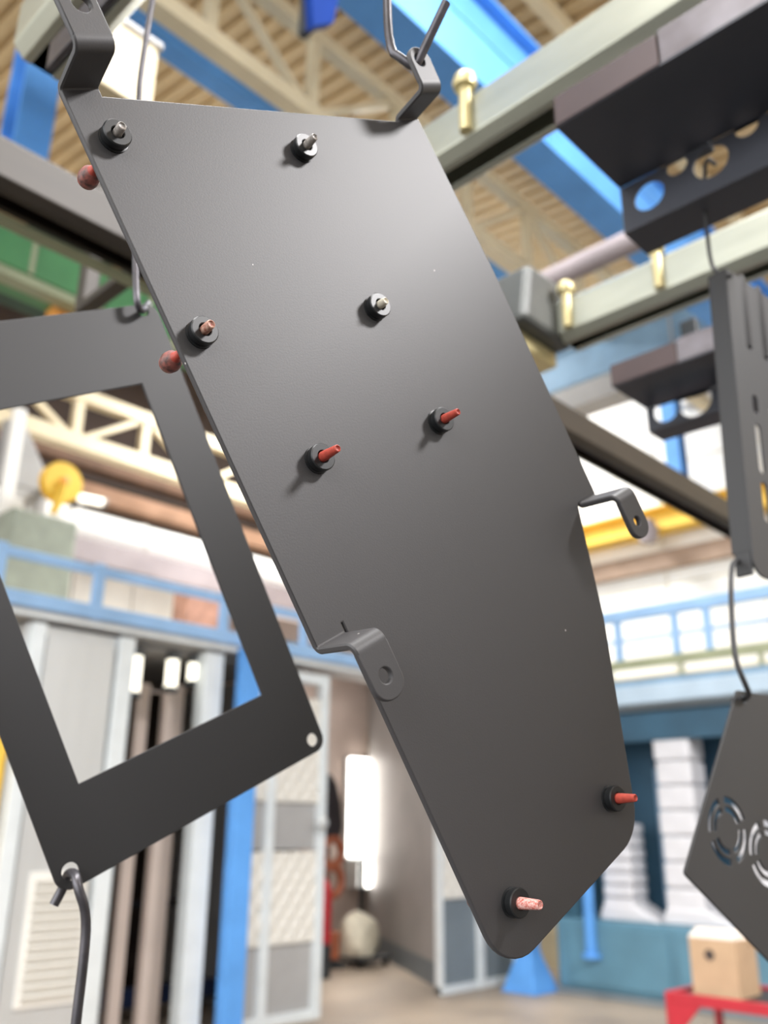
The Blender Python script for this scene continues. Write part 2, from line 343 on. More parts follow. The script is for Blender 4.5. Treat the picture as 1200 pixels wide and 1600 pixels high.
# steel-blue beam with grey cable tray under it, along Y
q = at_z(1060, 540, 6.3); q1 = at_z(1060, 482, 6.3)
h = at_x(1060, 480, q.x).z - 6.3
t = thing('side_beam', 'grey blue beam running along the hall above the far load bar', 'beam', (q.x, 3, 6.3))
bx('web', q.x, q.x + .04, B2y + .45, 9, 6.33, 6.3 + h, 'steel_blue', t, 0); bx('flange', q.x - .02, q.x + .22, B2y + .45, 9, 6.3, 6.33, 'steel_blue', t); bx('flange', q.x - .02, q.x + .22, B2y + .45, 9, 6.3 + h, 6.33 + h, 'steel_blue', t)
q = at_z(1060, 575, 5.9); h = at_x(1060, 543, q.x).z - 5.9
t = thing('cable_tray', 'pale grey cable tray below the grey blue beam', 'tray', (q.x, 3, 5.9))
bx('side', q.x, q.x + .02, B2y + .45, 9, 5.9, 5.9 + h, 'grey', t, 0); bx('floor_plate', q.x, q.x + .3, B2y + .45, 9, 5.88, 5.9, 'grey', t, 0); bx('side', q.x + .28, q.x + .3, B2y + .45, 9, 5.9, 5.9 + h, 'grey', t, 0)
for yy in (B2y + 1, B2y + 3, B2y + 5): bx('hanger', q.x + .14, q.x + .16, yy, yy + .02, 5.9, roof_z(yy) - .003, 'grey', t, 0)
q = at_z(900, 418, 4.4)
tag(MB().tube([(0, -4, 0), (0, 5, 0)], .06, 14).build('duct_pipe', 'purple', smooth=True), 'mauve grey pipe running above and beside the conveyor rail', 'pipe').location = (q.x, 0, 4.4)
# ------------------------------------------------------------------ oven row along y = 6.83
YB = 6.83
def px(x, y, Y=YB): return at_y(x, y, Y)
cab = thing('oven_cabinet', 'pale aluminium cabinet with louvred vent behind the hollow black frame', 'cabinet', (3.6, YB + .4, 0))
bx('body', 3.06, 4.0, YB + .03, YB + .9, 0, 3.14, 'alu', cab, .01)
bx('door', 3.22, 3.82, YB - .02, YB + .03, .06, 3.06, 'alu', cab, .008)
bx('post', 3.08, 3.2, YB - .04, YB + .03, 0, 3.14, 'frame', cab, .01); bx('post', 3.85, 4.0, YB - .04, YB + .03, 0, 3.14, 'frame', cab, .01)
lv = bx('louvre_frame', 3.33, 3.79, YB - .045, YB - .02, .40, 1.30, 'offwhite', cab, .004)
for k in range(13):
    s = MB().box(-.2, .2, -.012, .012, -.024, .024, Matrix.Rotation(math.radians(35), 4, 'X')).build('slat', 'quilt', lv); s.location = (0, -.028, .06 + k * .064)
hd = MB().tube([(0, 0, 0), (0, -.05, 0), (0, -.05, .2), (0, 0, .2)], .012, 8).build('handle', 'iron', cab, True); hd.location = (3.77 - 3.6, -.02 - .4, 1.6)
tag(bx('yellow_panel', 2.55, 3.04, YB + .02, YB + .5, 0, 2.35, 'yellow', bevel=.01), 'yellow panel standing beside the aluminium cabinet', 'panel')
# recess with strip lamps
ov = thing('oven_bay', 'dark open oven bay between the aluminium cabinet and the white post', 'oven', (4.4, 8.2, 0))
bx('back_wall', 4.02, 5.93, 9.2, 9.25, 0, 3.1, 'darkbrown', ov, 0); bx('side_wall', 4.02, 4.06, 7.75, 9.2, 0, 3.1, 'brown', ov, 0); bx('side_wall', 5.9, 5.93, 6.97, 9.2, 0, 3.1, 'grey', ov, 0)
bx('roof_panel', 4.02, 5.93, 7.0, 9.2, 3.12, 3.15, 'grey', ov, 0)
for (xa, xb, Y, m) in ((250, 279, 7.35, 'pink'), (303, 328, 7.2, 'cream'), (206, 224, 7.5, 'pink')):
    a, b = at_y(xa, 1200, Y).x, at_y(xb, 1200, Y).x; bx('upright', a, b, Y, Y + .08, 0, 2.9, m, ov)
zc = at_y(240, 1412, 8.2).z; bx('crossbar', 4.3, 5.8, 8.2, 8.26, zc - .03, zc + .03, 'iron', ov)
zc = at_y(230, 1560, 7.8).z; bx('skid_rail', 4.2, 5.8, 7.75, 7.85, max(.02, zc - .05), zc + .1, mat('navy_paint', srgb(40, 56, 96), .5, var=.1), ov)
for (x, ya, yb) in ((214, 1022, 1086), (272, 1012, 1078), (306, 1006, 1068)):
    LY = 7.0; a, b = at_y(x, ya, LY), at_y(x, yb, LY); a.z = min(a.z, 3.07)
    l = thing('strip_lamp', {214: 'short cream glowing strip lamp in the oven bay, beside the aluminium cabinet', 272: 'short cream glowing strip lamp in the middle of the oven bay', 306: 'short cream glowing strip lamp in the oven bay, beside the white post'}[x], 'lamp', (a.x, LY, b.z), 'oven bay strip lamps')
    MB().tube([(0, 0, .02), (0, 0, a.z - b.z - .02)], .055, 12).build('tube', 'striplamp', l, True)
    bx('cap', a.x - .05, a.x + .05, LY - .05, LY + .05, a.z - .02, a.z + .04, 'iron', l); bx('cap', a.x - .05, a.x + .05, LY - .05, LY + .05, b.z - .03, b.z + .02, 'iron', l)
def post(name, label, xa, xb, y0, y1, z1, m, base=0.0):
    t = thing(name, label, 'post', ((xa + xb) / 2, (y0 + y1) / 2, 0))
    bx('shaft', xa, xb, y0, y1, .02, z1, m, t, .008)
    c = t.location; e = base + .01 if base else .03
    bx('base_plate', xa - e, xb + e, y0 - e, y1 + e, 0, .02, m, t)
    if base:
        hx, hy = (xb - xa) / 2, (y1 - y0) / 2; fl2 = MB(); hs_ = ((hx + base, hy + base, .02), (hx + base * .8, hy + base * .8, .10), (hx + .02, hy + .02, .34), (hx + .004, hy + .004, .42))
        for (ex, ey, ez) in hs_: fl2.v += [Vector(q) for q in ((-ex, -ey, ez), (ex, -ey, ez), (ex, ey, ez), (-ex, ey, ez))]
        for k in range(len(hs_) - 1):
            for m_ in range(4): fl2.f.append((k * 4 + m_, k * 4 + (m_ + 1) % 4, k * 4 + 4 + (m_ + 1) % 4, k * 4 + 4 + m_))
        fl2.build('flared_foot', m, t, bevel=.01)
    return t
post('white_post', 'white square post between the oven bay and the blue post', px(300, 1300).x, px(330, 1300).x, YB - .02, YB + .12, 3.14, 'frame')
post('blue_post', 'slim blue post beside the quilted filter wall', px(336, 1400).x, px(366, 1400).x, YB - .22, YB - .10, 3.2, 'blue')
# filter walls
def quilt(x0, x1, z0, z1, y, m, parent, dx=.155, dz=.20):
    nx, nz = max(8, int((x1 - x0) / dx * 8)), max(8, int((z1 - z0) / dz * 8)); mb = MB()
    for j in range(nz + 1):
        for i in range(nx + 1):
            x, z = x0 + (x1 - x0) * i / nx, z0 + (z1 - z0) * j / nz
            a, b = (x / dx + z / dz), (x / dx - z / dz)
            hgt = (abs(math.sin(math.pi * a / 1.0)) * abs(math.sin(math.pi * b / 1.0))) ** .4 * .05
            mb.v.append(Vector((x - parent.location.x, y - hgt - parent.location.y, z)))
    for j in range(nz):
        for i in range(nx):
            k = j * (nx + 1) + i; mb.f.append((k, k + 1, k + nx + 2, k + nx + 1))
    o = mb.build('filter_pad', m, parent)
    for p in o.data.polygons: p.use_smooth = True
    return o
def filter_wall(label, xs, x_mull, rows, ztop, quilted=True):
    t = thing('filter_wall', label, 'filter', ((xs[0] + xs[1]) / 2, YB + .04, 0))
    a, b = xs; w = .10
    for (p0, p1) in ((a, a + .05), (x_mull - .05, x_mull + .05), (b - w, b)): bx('post', p0, p1, YB - .03, YB + .06, 0, ztop, 'frame', t, .006)
    bx('bottom_rail', a, b, YB - .02, YB + .06, 0, .08, 'frame', t); bx('top_rail', a, b, YB - .02, YB + .06, ztop - .1, ztop, 'frame', t)
    for (c0, c1) in ((a + .05, x_mull - .05), (x_mull + .05, b - w)):
        for (z0, z1, kind) in rows:
            if kind == 'q': quilt(c0, c1, z0, z1, YB + .02, 'quilt', t); bx('ledge', c0, c1, YB - .015, YB + .05, z0 - .03, z0, 'quilt', t)
            else: bx('sheet', c0, c1, YB + .02, YB + .04, z0, z1, kind, t, 0)
    return t
fa, fb, fm = px(368, 1400).x, px(503, 1400).x, px(414, 1400).x
fw1 = filter_wall('filter wall of quilted cream pads and grey sheets, left of the lit doorway', (fa, fb), fm, ((.08, .64, 'grey'), (.67, 1.42, 'q'), (1.44, 1.86, 'grey'), (1.89, 2.85, 'q')), 3.1)
k = px(494, 1286); MB().lathe([(.02, 0), (.02, .03), (.05, .04), (.06, .07), (.04, .1), (.005, .105)], 16, Matrix.Rotation(math.radians(90), 4, 'X')).build('door_knob', 'alu', fw1, True).location = Vector((k.x, YB - .03, k.z)) - fw1.location
fa2, fb2, fm2 = px(686, 1500).x, px(812, 1500).x, px(751, 1500).x
filter_wall('grey filter wall with white posts, right of the lit doorway', (fa2, fb2), fm2, ((.08, .92, 'slate'), (.95, 1.62, 'q'), (1.64, 2.0, 'slate'), (2.03, 2.9, 'q')), 3.1)
# header over the row
hdr = thing('oven_header', 'pale grey header beam across the top of the oven row', 'beam', (6, YB, 3.02))
bx('fascia', 2.2, 9.0, YB - .06, YB + .3, 3.16, 3.23, 'grey', hdr); bx('trim_strip', 2.2, 9.0, YB - .08, YB - .06, 3.17, 3.2, 'frame', hdr)
bx('roof_sheet', 2.2, 5.93, YB + .3, YB + 2.4, 3.2, 3.23, 'offwhite', hdr)
# blue walkway railing on the oven row
rl = thing('walkway_railing', 'pale blue railing on top of the oven row', 'railing', (5, YB, 3.2))
bx('kick_rail', 2.2, 8.9, YB - .06, YB + .04, 3.24, 3.36, 'pale_blue', rl, .01); bx('top_rail', 2.2, 8.9, YB - .04, YB + .02, 3.62, 3.70, 'pale_blue', rl, .01)
for x in (2.75, px(150, 930).x, px(348, 960).x, 5.9, 7.0, 8.0, 8.8): bx('post', x - .045, x + .045, YB - .05, YB + .01, 3.23, 3.72, 'pale_blue', rl, .008)
# spray room seen through the doorway
sr = thing('spray_room', 'pinkish grey lit spray room behind the doorway', 'room', (8.2, 9, 0))
bx('back_wall', 5.95, 11.2, 10.3, 10.36, 0, 4.0, 'pink', sr, 0)
pA, pB = Vector((fa2 + .2, YB + .1, 0)), Vector((10.3, 10.25, 0)); dA = (pB - pA); nA = Vector((dA.y, -dA.x, 0)).normalized() * .05
for nm, za, zb_, m in (('side_wall', .24, 3.9, 'grey'), ('skirting', 0, .24, 'slate')):
    s = MB(); s.v = [p + Vector((0, 0, zz)) - sr.location for zz in (za, zb_) for p in (pA, pB, pB + nA, pA + nA)]; s.f = [(0, 3, 2, 1), (4, 5, 6, 7), (0, 1, 5, 4), (1, 2, 6, 5), (2, 3, 7, 6), (3, 0, 4, 7)]; s.build(nm, m, sr)
bx('left_wall', 6.0, 6.05, YB + .1, 10.3, 0, 3.4, 'pink', sr, 0); bx('room_ceiling', 5.95, 11.2, YB + 1.4, 10.3, 4.0, 4.03, 'pink', sr, 0)
a, b = at_y(547, 1184, 10.2), at_y(586, 1338, 10.2)
lt = thing('glow_panel', 'tall glowing white light panel on the back wall of the spray room', 'lamp', ((a.x + b.x) / 2, 10.2, b.z))
bx('housing', a.x - .02, b.x + .02, 10.22, 10.3, b.z - .02, a.z + .02, 'frame', lt); bx('diffuser', a.x, b.x, 10.18, 10.22, b.z, a.z, 'lamp', lt)
a, b = at_y(563, 1345, 10.0), at_y(586, 1385, 10.0)
lt = thing('glow_panel', 'short glowing panel standing in for the reflection of the tall light panel in the spray room', 'lamp', ((a.x + b.x) / 2, 10.0, b.z))  # lamp reflection built as a second glowing panel
bx('housing', a.x - .02, b.x + .02, 10.02, 10.3, b.z - .02, a.z + .02, 'frame', lt); bx('diffuser', a.x, b.x, 9.98, 10.02, b.z, a.z, 'lamp', lt)
rl_ = thing('room_fill_lamp', 'unseen fill lamp added under the ceiling of the spray room', 'lamp', (8.6, 9.2, 3.85))  # added out of sight to brighten the spray room walls
bx('housing', 7.6, 9.6, 9.1, 9.3, 3.92, 3.99, 'frame', rl_); bx('diffuser', 7.62, 9.58, 9.12, 9.28, 3.89, 3.92, 'lamp', rl_, 0)
# clutter in the doorway
def sack(name, label, cat, loc, sx, sy, sz, m, seed=1, parts=True):
    rnd = random.Random(seed); prof = [(.2, 0), (.46, .02), (.5, .2), (.48, .5), (.42, .75), (.25, .9), (.12, .96), (.02, 1.0)]
    mb = MB(); n = 20
    for i, (r, h_) in enumerate(prof):
        for k in range(n):
            a = 2 * math.pi * k / n; rr = r * (1 + .13 * math.sin(3 * a + i) + rnd.uniform(-.05, .05)); mb.v.append(Vector((rr * sx * math.cos(a), rr * sy * math.sin(a), h_ * sz)))
    for i in range(len(prof) - 1):
        for k in range(n): k2 = (k + 1) % n; mb.f.append((i * n + k, i * n + k2, (i + 1) * n + k2, (i + 1) * n + k))
    mb.f.append(tuple(reversed(range(n)))); mb.f.append(tuple((len(prof) - 1) * n + k for k in range(n)))
    o = mb.build(name, m, smooth=True); o.location = loc; return tag(o, label, cat)
f = at_z(562, 1492, .12)
ct = thing('sack_trolley', 'low dark trolley carrying the white sack in the spray room', 'trolley', (f.x, f.y, 0))
bx('deck', f.x - .28, f.x + .28, f.y - .3, f.y + .3, .08, .12, 'iron', ct); bx('handle', f.x + .22, f.x + .28, f.y + .2, f.y + .26, .12, 1.25, 'iron', ct)
for sx in (-1, 1):
    for sy in (-1, 1): MB().lathe([(.015, -.02), (.04, -.02), (.04, .02), (.015, .02)], 16, Matrix.Rotation(math.radians(90), 4, 'X')).build('wheel', 'rubber', ct, True).location = (sx * .22, sy * .24, .04)
sack('powder_sack', 'slumped white powder sack on the low trolley in the spray room', 'sack', (f.x - .05, f.y, .12), .56, .5, .52, 'sack', 3)
f = at_z(506, 1512, 0)
st = thing('hose_stand', 'stand with brown hose rolls beside the doorway, inside the spray room', 'stand', (f.x, f.y, 0))
bx('foot', f.x - .25, f.x + .2, f.y - .2, f.y + .2, 0, .06, 'iron', st); bx('mast', f.x - .03, f.x + .03, f.y - .03, f.y + .03, .06, 2.0, 'iron', st)
for zz, rr in ((1.35, .16), (1.0, .17)):
    ring = [(rr * math.cos(a * math.pi / 8), -.1, zz + rr * math.sin(a * math.pi / 8)) for a in range(17)]; MB().tube(ring, .055, 8).build('hose_roll', 'leather', st, True)
bx('powder_tank', f.x - .22, f.x + .1, f.y - .18, f.y + .02, .1, .42, 'leather', st, .02)
j = MB().lathe([(.02, 0), (.20, .0), (.24, .15), (.20, .45), (.13, .68), (.05, .78), (.02, .8)], 20).build('work_jacket', 'tarp', smooth=True); j.location = (f.x, f.y, 1.52); j.scale = (1, .6, 1)
tag(j, 'black jacket hanging over the hose stand in the spray room', 'jacket')
fe = thing('fire_extinguisher', 'red fire extinguisher against the hose stand', 'extinguisher', tuple(at_z(500, 1528, 0)))
MB().lathe([(.08, 0), (.11, .02), (.11, .58), (.08, .68), (.03, .72)], 20).build('cylinder', 'red', fe, True).location = (0, 0, .35)
MB().lathe([(.1, 0), (.12, .0), (.12, .34), (.1, .35)], 16).build('stand_ring', 'iron', fe, True)
MB().tube([(0, 0, 1.07), (0, 0, 1.14), (.08, 0, 1.16)], .02, 8).build('valve', 'iron', fe, True)
# ------------------------------------------------------------------ right-hand plant along x = 9.04
XR = 9.04
f = at_z(829, 1549, 0)
post('blue_post', 'blue post with flared foot at the corner of the teal plant', f.x - .09, f.x + .09, f.y - .08, f.y + .08, 2.86, 'blue', .13)
tp = thing('teal_plant', 'teal wash plant under the walkway', 'machine', (XR + .6, 4, 0))
bx('plinth', XR - .02, XR + 1.2, -1.5, 6.08, 0, .06, 'slate', tp); bx('tank', XR, XR + 1.2, -1.5, 6.07, .06, .74, 'teal', tp, .03)
for k in range(5): bx('tank_panel', XR - .02, XR, 4.75 - k * 1.25, 5.9 - k * 1.25, .12, .68, 'teal', tp, .008)
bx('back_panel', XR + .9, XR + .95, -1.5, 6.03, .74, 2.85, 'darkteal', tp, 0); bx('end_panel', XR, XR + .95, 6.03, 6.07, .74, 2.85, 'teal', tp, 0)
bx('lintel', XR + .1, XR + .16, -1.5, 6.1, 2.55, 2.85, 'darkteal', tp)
for yy in (5.75, 5.0, 3.2): bx('pipe_rack', XR + .7, XR + .8, yy - .12, yy + .12, .74, 2.3, 'steel_blue', tp)
def wrapped(px0, px1, ptop, pbot, X, label, foot):
    a = at_x(px0, (ptop + pbot) / 2, X); b = at_x(px1, (ptop + pbot) / 2, X); zt = at_x(px0, ptop, X).z; zb_ = .74
    cy, hw_ = (a.y + b.y) / 2, abs(a.y - b.y) / 2; t = thing('wrapped_column', label, 'column', (X + .2, cy, zb_))
    n = 7; hgt = (zt - zb_ - .1) / n
    for k in range(n): bx('wrap_ring', X + .2 - .18, X + .2 + .18, cy - hw_ + .004 * (k % 2), cy + hw_ - .006 * (k % 3), zb_ + .1 + k * hgt, zb_ + .1 + (k + 1) * hgt - .008, 'wrap', t, .03)
    MB().sweep([Vector((-.2, hw_ + .06, 0)), Vector((-.2, -hw_ - foot, 0)), Vector((-.2, -hw_ - .02, .16)), Vector((-.2, hw_, .16))], (0, 0, 0), (.4, 0, 0)).build('wrapped_foot', 'wrap', t, bevel=.03)
    return t
wrapped(1028, 1086, 1150, 1420, XR + .1, 'tall white wrapped column on the teal tank beside the hanging six-sided plate', .35)
wrapped(1150, 1196, 1215, 1430, XR + .1, 'white wrapped column seen through the ring-shaped cut-outs', .2)
wrapped(938, 984, 1285, 1440, XR + .1, 'white wrapped column on the teal tank beside the slim blue pipe', .3)
a = at_x(920, 1420, XR - .06)
bp = thing('blue_pipe', 'short blue pipe in front of the teal tank', 'pipe', (XR - .06, a.y, .3))
MB().tube([(0, 0, .0), (0, 0, 2.45)], .06, 14).build('pipe', 'blue', bp, True).location = (0, 0, .1); MB().lathe([(.06, 0), (.1, 0), (.1, .04), (.06, .04)], 14).build('flange', 'blue', bp, True).location = (0, 0, .08)
# walkway with girder and railing
wk = thing('side_walkway', 'walkway girder and deck above the teal plant', 'walkway', (XR + .4, 4, 2.88))
bx('girder', XR - .04, XR + .12, -1.5, 6.3, 2.93, 3.13, mat('pale_grey_blue_paint', srgb(176, 196, 212), .45, var=.06, vscale=3), wk, .015); bx('soffit', XR + .12, XR + 1.3, -1.5, 6.3, 2.88, 2.93, 'slate', wk)
bx('toe_board', XR + .0, XR + .03, -1.5, 6.3, 3.13, 3.2, 'steel_blue', wk); bx('deck', XR + .03, XR + 1.3, -1.5, 6.3, 3.2, 3.24, 'cream', wk); bx('grating_edge', XR - .02, XR + .03, -1.5, 6.3, 3.32, 3.42, 'olive', wk)
for k in range(9): bx('grating_bracket', XR - .0, XR + .03, 6.0 - k * .85, 6.05 - k * .85, 3.2, 3.32, 'olive', wk)
rr_ = thing('walkway_railing', 'blue railing with wide top rail on the side walkway above the teal plant', 'railing', (XR, 4, 3.4))
bx('top_rail', XR - .04, XR + .05, -1.5, 6.2, 3.86, 3.99, 'pale_blue', rr_, .015); bx('mid_rail', XR - .02, XR + .02, -1.5, 6.2, 3.62, 3.66, 'pale_blue', rr_, .01)
for y in (at_x(966, 1000, XR).y, at_x(1055, 990, XR).y, at_x(1106, 985, XR).y, 3.2, 2.4, 1.5): bx('post', XR - .03, XR + .04, y - .04, y + .04, 3.42, 3.88, 'pale_blue', rr_, .01)
# red cart with cardboard box
zt = .58; a = at_z(1040, 1548, zt); dirx = (at_z(1200, 1575, zt) - a)
rc = thing('red_cart', 'red steel cart carrying the cardboard box', 'cart', (a.x + .1, a.y - .7, 0))
X0, X1, Y0, Y1 = a.x - .02, a.x + .75, a.y - 1.3, a.y
bx('top_frame', X0, X1, Y1 - .05, Y1, zt - .07, zt, 'red', rc); bx('top_frame', X0, X1, Y0, Y0 + .05, zt - .07, zt, 'red', rc); bx('top_frame', X0, X0 + .05, Y0 + .05, Y1 - .05, zt - .07, zt, 'red', rc); bx('top_frame', X1 - .05, X1, Y0 + .05, Y1 - .05, zt - .07, zt, 'red', rc)
bx('tray', X0 + .05, X1 - .05, Y0 + .05, Y1 - .05, zt - .05, zt - .02, 'iron', rc)
for xx in (X0, X1 - .05):
    for yy in (Y0, Y1 - .05): bx('leg', xx, xx + .05, yy, yy + .05, .1, zt - .07, 'red', rc); MB().lathe([(.02, -.015), (.05, -.015), (.05, .015), (.02, .015)], 14, Matrix.Rotation(math.radians(90), 4, 'X')).build('castor', 'rubber', rc, True).location = Vector((xx + .025, yy + .025, .05)) - rc.location
for s in (-1, 1):
    yc = Y1 if s > 0 else Y0
    MB().sweep([Vector((0, 0, -.22)), Vector((0, 0, 0)), Vector((0, -s * .2, 0))], (X0 - rc.location.x, yc - s * .05 - rc.location.y, zt - .07), (X0 + .02 - rc.location.x, yc - s * .05 - rc.location.y, zt - .07)).build('gusset', 'red', rc)
bx('shelf', X0 + .03, X1 - .03, Y0 + .03, Y1 - .03, .2, .23, 'red', rc)
b0 = at_z(1098, 1552, zt - .02); b1 = at_z(1176, 1556, zt - .02); zbx = .36
cb = thing('cardboard_box', 'open cardboard box on the red cart', 'box', ((b0.x + b1.x) / 2, (b0.y + b1.y) / 2, zt - .02))
bw = max(.165, abs(b0.y - b1.y) / 2 * .9)
c = cb.location
for nm, q in (('front', (-.17, -.155, -bw, bw)), ('back', (.155, .17, -bw, bw)), ('side', (-.155, .155, -bw, -bw + .012)), ('side', (-.155, .155, bw - .012, bw))):
    bx(nm, c.x + q[0], c.x + q[1], c.y + q[2], c.y + q[3], c.z, c.z + zbx, 'card', cb, .002)
bx('bottom', c.x - .155, c.x + .155, c.y - bw + .012, c.y + bw - .012, c.z, c.z + .01, 'card', cb, 0)
fl_ = MB().box(-.16, 0, -bw, bw, 0, .008, Matrix.Rotation(math.radians(-25), 4, 'Y')).build('flap', 'cardlight', cb); fl_.location = (.17, 0, zbx)
fl_ = MB().box(0, .15, -bw, bw, 0, .008, Matrix.Rotation(math.radians(-20), 4, 'Y')).build('flap', 'cardlight', cb); fl_.location = (-.17, 0, zbx)
MB().lathe([(.001, 0), (.035, 0), (.035, .002), (.001, .002)], 16, Matrix.Rotation(math.radians(-90), 4, 'Y')).build('printed_mark', 'ink', cb).location = (-.171, .02, zbx * .72)
# ------------------------------------------------------------------ far left: ducts, reel, white post
d = thing('air_duct', 'wide white air duct along the far wall behind the oven row', 'duct', (6, 10.0, 5.1))
MB().tube([(-4, 0, 0), (4.2, 0, 0)], .24, 20).build('duct', 'white', d, True)
for k in range(5): MB().tube([(-3.2 + k * 1.5, 0, 0), (-3.23 + k * 1.5, 0, 0)], .26, 20).build('collar', 'offwhite', d, True)
tag(bx('cable_duct', 2.0, 10.0, 9.6, 9.9, 4.58, 4.86, 'purple', bevel=.01), 'mauve grey square duct below the wide white air duct', 'duct')
tag(bx('wall_beam', 1.5, 10.3, 10.8, 11.0, 5.82, 6.06, 'salmon'), 'salmon brown beam behind the cream lattice girder', 'beam')
tag(bx('wall_beam', 1.5, 10.3, 11.1, 11.3, 6.4, 6.58, 'brown'), 'brown beam high on the dark far wall', 'beam')
tag(bx('ventilation_grille', 5.95, 7.1, 11.52, 11.6, 5.2, 5.7, mat('dark_grey_grille', srgb(104, 104, 100), .6, var=.1)), 'dark grey grille behind the yellow reel', 'grille')
tl = thing('tube_lamp', 'white tube lamp beside the yellow reel', 'lamp', (at_y(140, 782, 9.4).x, 9.4, at_y(140, 782, 9.4).z))
MB().tube([(-.13, 0, 0), (.16, 0, .02)], .05, 12).build('tube', 'striplamp', tl, True); bx('bracket', tl.location.x - .02, tl.location.x + .02, 9.44, 9.8, tl.location.z - .02, tl.location.z + .02, 'grey', tl); MB().tube([(.16, 0, .02), (.2, 0, .02)], .055, 12).build('cap', 'grey', tl, True)
c0 = at_y(15, 740, 9.4)
wp = thing('white_stanchion', 'white stanchion under the end of the cream lattice girder', 'post', (c0.x, 9.4, 3.23))
bx('shaft', c0.x - .07, c0.x + .07, 9.35, 9.45, 3.23, 6.1, 'white', wp, .01); bx('sloping_arm', c0.x + .07, c0.x + .2, 9.37, 9.43, 4.9, 5.05, 'white', wp, .01)
a = at_y(88, 850, 9.2)
tag(bx('downpipe', a.x - .07, a.x + .07, 9.13, 9.27, 3.23, at_y(88, 795, 9.2).z, 'white', bevel=.03), 'short white downpipe under the yellow reel', 'pipe')
a = at_y(95, 755, 9.0)
yr = thing('hose_reel', 'yellow round hose reel in front of the white air duct', 'reel', (a.x, 9.0, a.z - .3))
RX = Matrix.Rotation(math.radians(90), 4, 'X')
MB().lathe([(.03, -.07), (.22, -.07), (.23, -.055), (.12, -.04), (.12, .04), (.23, .055), (.22, .07), (.03, .07)], 28, RX).build('drum', 'yellow', yr, True).location = (0, 0, .3)
MB().lathe([(.01, 0), (.05, 0), (.05, .05), (.01, .06)], 16, RX).build('hub', 'orange', yr, True).location = (0, -.07, .3)
MB().tube([(0, -.1, .25), (-.05, -.1, .02), (-.09, -.08, -.1)], [.05, .05, .03], 10).build('outlet', 'yellow', yr, True)
bx('bracket', a.x - .03, a.x + .03, 9.08, 9.45, a.z - .05, a.z + .05, 'grey', yr); bx('arm', a.x - .03, a.x + .03, 9.45, 9.6, a.z - .6, a.z + .05, 'grey', yr)
a = at_y(40, 735, 9.46)
hp = thing('hopper', 'grey sloping hopper beside the white stanchion', 'hopper', (a.x, 9.46, a.z - .5))
MB().sweep([Vector((-.3, 0, 0)), Vector((.36, 0, 0)), Vector((.33, 0, .1)), Vector((-.08, 0, .75)), Vector((-.3, 0, .75))], (0, 0, .3), (0, .12, .3)).build('shell', 'grey', hp, bevel=.01); bx('outlet', a.x - .1, a.x + .3, 9.47, 9.57, 3.23, a.z - .2, 'grey', hp)
a = at_y(45, 830, 9.0)
tag(bx('green_machine', a.x - .45, a.x + .25, 8.4, 8.8, 3.23, a.z + .02, mat('grey_green_paint', srgb(146, 152, 138), .6, var=.1), bevel=.03), 'grey green machine housing behind the oven row railing', 'machine')
a = at_y(310, 955, 8.4)
tag(bx('red_cabinet', a.x - .22, a.x + .22, 8.3, 8.6, 3.23, a.z + .22, mat('faded_red_paint', srgb(186, 140, 120), .6, var=.2, vscale=8), bevel=.02), 'faded red cabinet behind the railing of the oven row', 'cabinet')
# ------------------------------------------------------------------ conveyor rails
ZR = 2.7
def c_section(w, h, slot=.034, t=.005, ch=.018):
    i = w / 2; s = slot / 2
    out = [(-s, 0), (-i + ch, 0), (-i, ch), (-i, h - ch), (-i + ch, h), (i - ch, h), (i, h - ch), (i, ch), (i - ch, 0), (s, 0)]
    inn = [(s, t), (i - ch, t), (i - t, ch), (i - t, h - ch), (i - ch, h - t), (-i + ch, h - t), (-i + t, h - ch), (-i + t, ch), (-i + ch, t), (-s, t)]
    return out + inn
def rail(label, axis, c, z, a0, a1, m, w=.095, h=.115, bolts=()):
    L = (c, (a0 + a1) / 2, z) if axis == 'y' else ((a0 + a1) / 2, c, z)
    t = thing('conveyor_rail', label, 'rail', L); hl = (a1 - a0) / 2
    sec = c_section(w, h)
    if axis == 'y': MB().sweep([Vector((s, 0, q)) for s, q in sec], (0, -hl, 0), (0, hl, 0)).build('track', m, t, bevel=.002)
    else: MB().sweep([Vector((0, -s, q)) for s, q in sec], (-hl, 0, 0), (hl, 0, 0)).build('track', m, t, bevel=.002)
    for b in bolts:
        off = Vector((-.055, b - L[1], .02)) if axis == 'y' else Vector((b - L[0], -.055, .02))
        bo = MB().tube([off, off + Vector((0, 0, .095))], .011, 12).build('hanger_bolt', 'brass', t, True)
        MB().lathe([(.012, 0), (.024, .004), (.027, .018), (.022, .034), (.01, .042)], 16, Matrix.Translation(off + Vector((0, 0, .09))) @ Matrix.Scale(.8, 4)).build('bolt_cap', 'brass', bo, True)
    if 'brown' in label: bx('lower_lip', a0, a1, c + w * .28, c + w * .62, z - .012, z - .002, 'olive', t, .003)
    for k in range(int(hl * 2 / 1.6)):
        q = a0 + .5 + k * 1.6
        if axis == 'y': MB().box(-w / 2 - .006, w / 2 + .006, q - L[1] - .05, q - L[1] + .05, h * .35, h + .006).build('joint_sleeve', m, t, bevel=.003)
    return t
xa = at_z(800, 183, ZR).x + .045; ya = at_z(722, 150, ZR + .09).y
rail('galvanised conveyor rail passing just behind the hooked corner of the black plate', 'y', xa, ZR, -2.2, 1.28, 'galv', bolts=(ya,))
xb = at_z(1000, 480, ZR).x + .045; ye = at_z(872, 530, ZR).y; yb = at_z(1018, 395, ZR + .1).y
rail('galvanised conveyor rail passing above the slotted black tray', 'y', xb, ZR, -2.2, ye, 'galv', bolts=(yb, at_z(905, 480, ZR + .1).y))
y1 = at_z(100, 338, ZR).y + .045; y2 = at_z(1000, 742, ZR).y + .045
rail('dull brown cross rail above the hollow black frame', 'x', y1, ZR, -2.4, xa - .1, 'galvx')
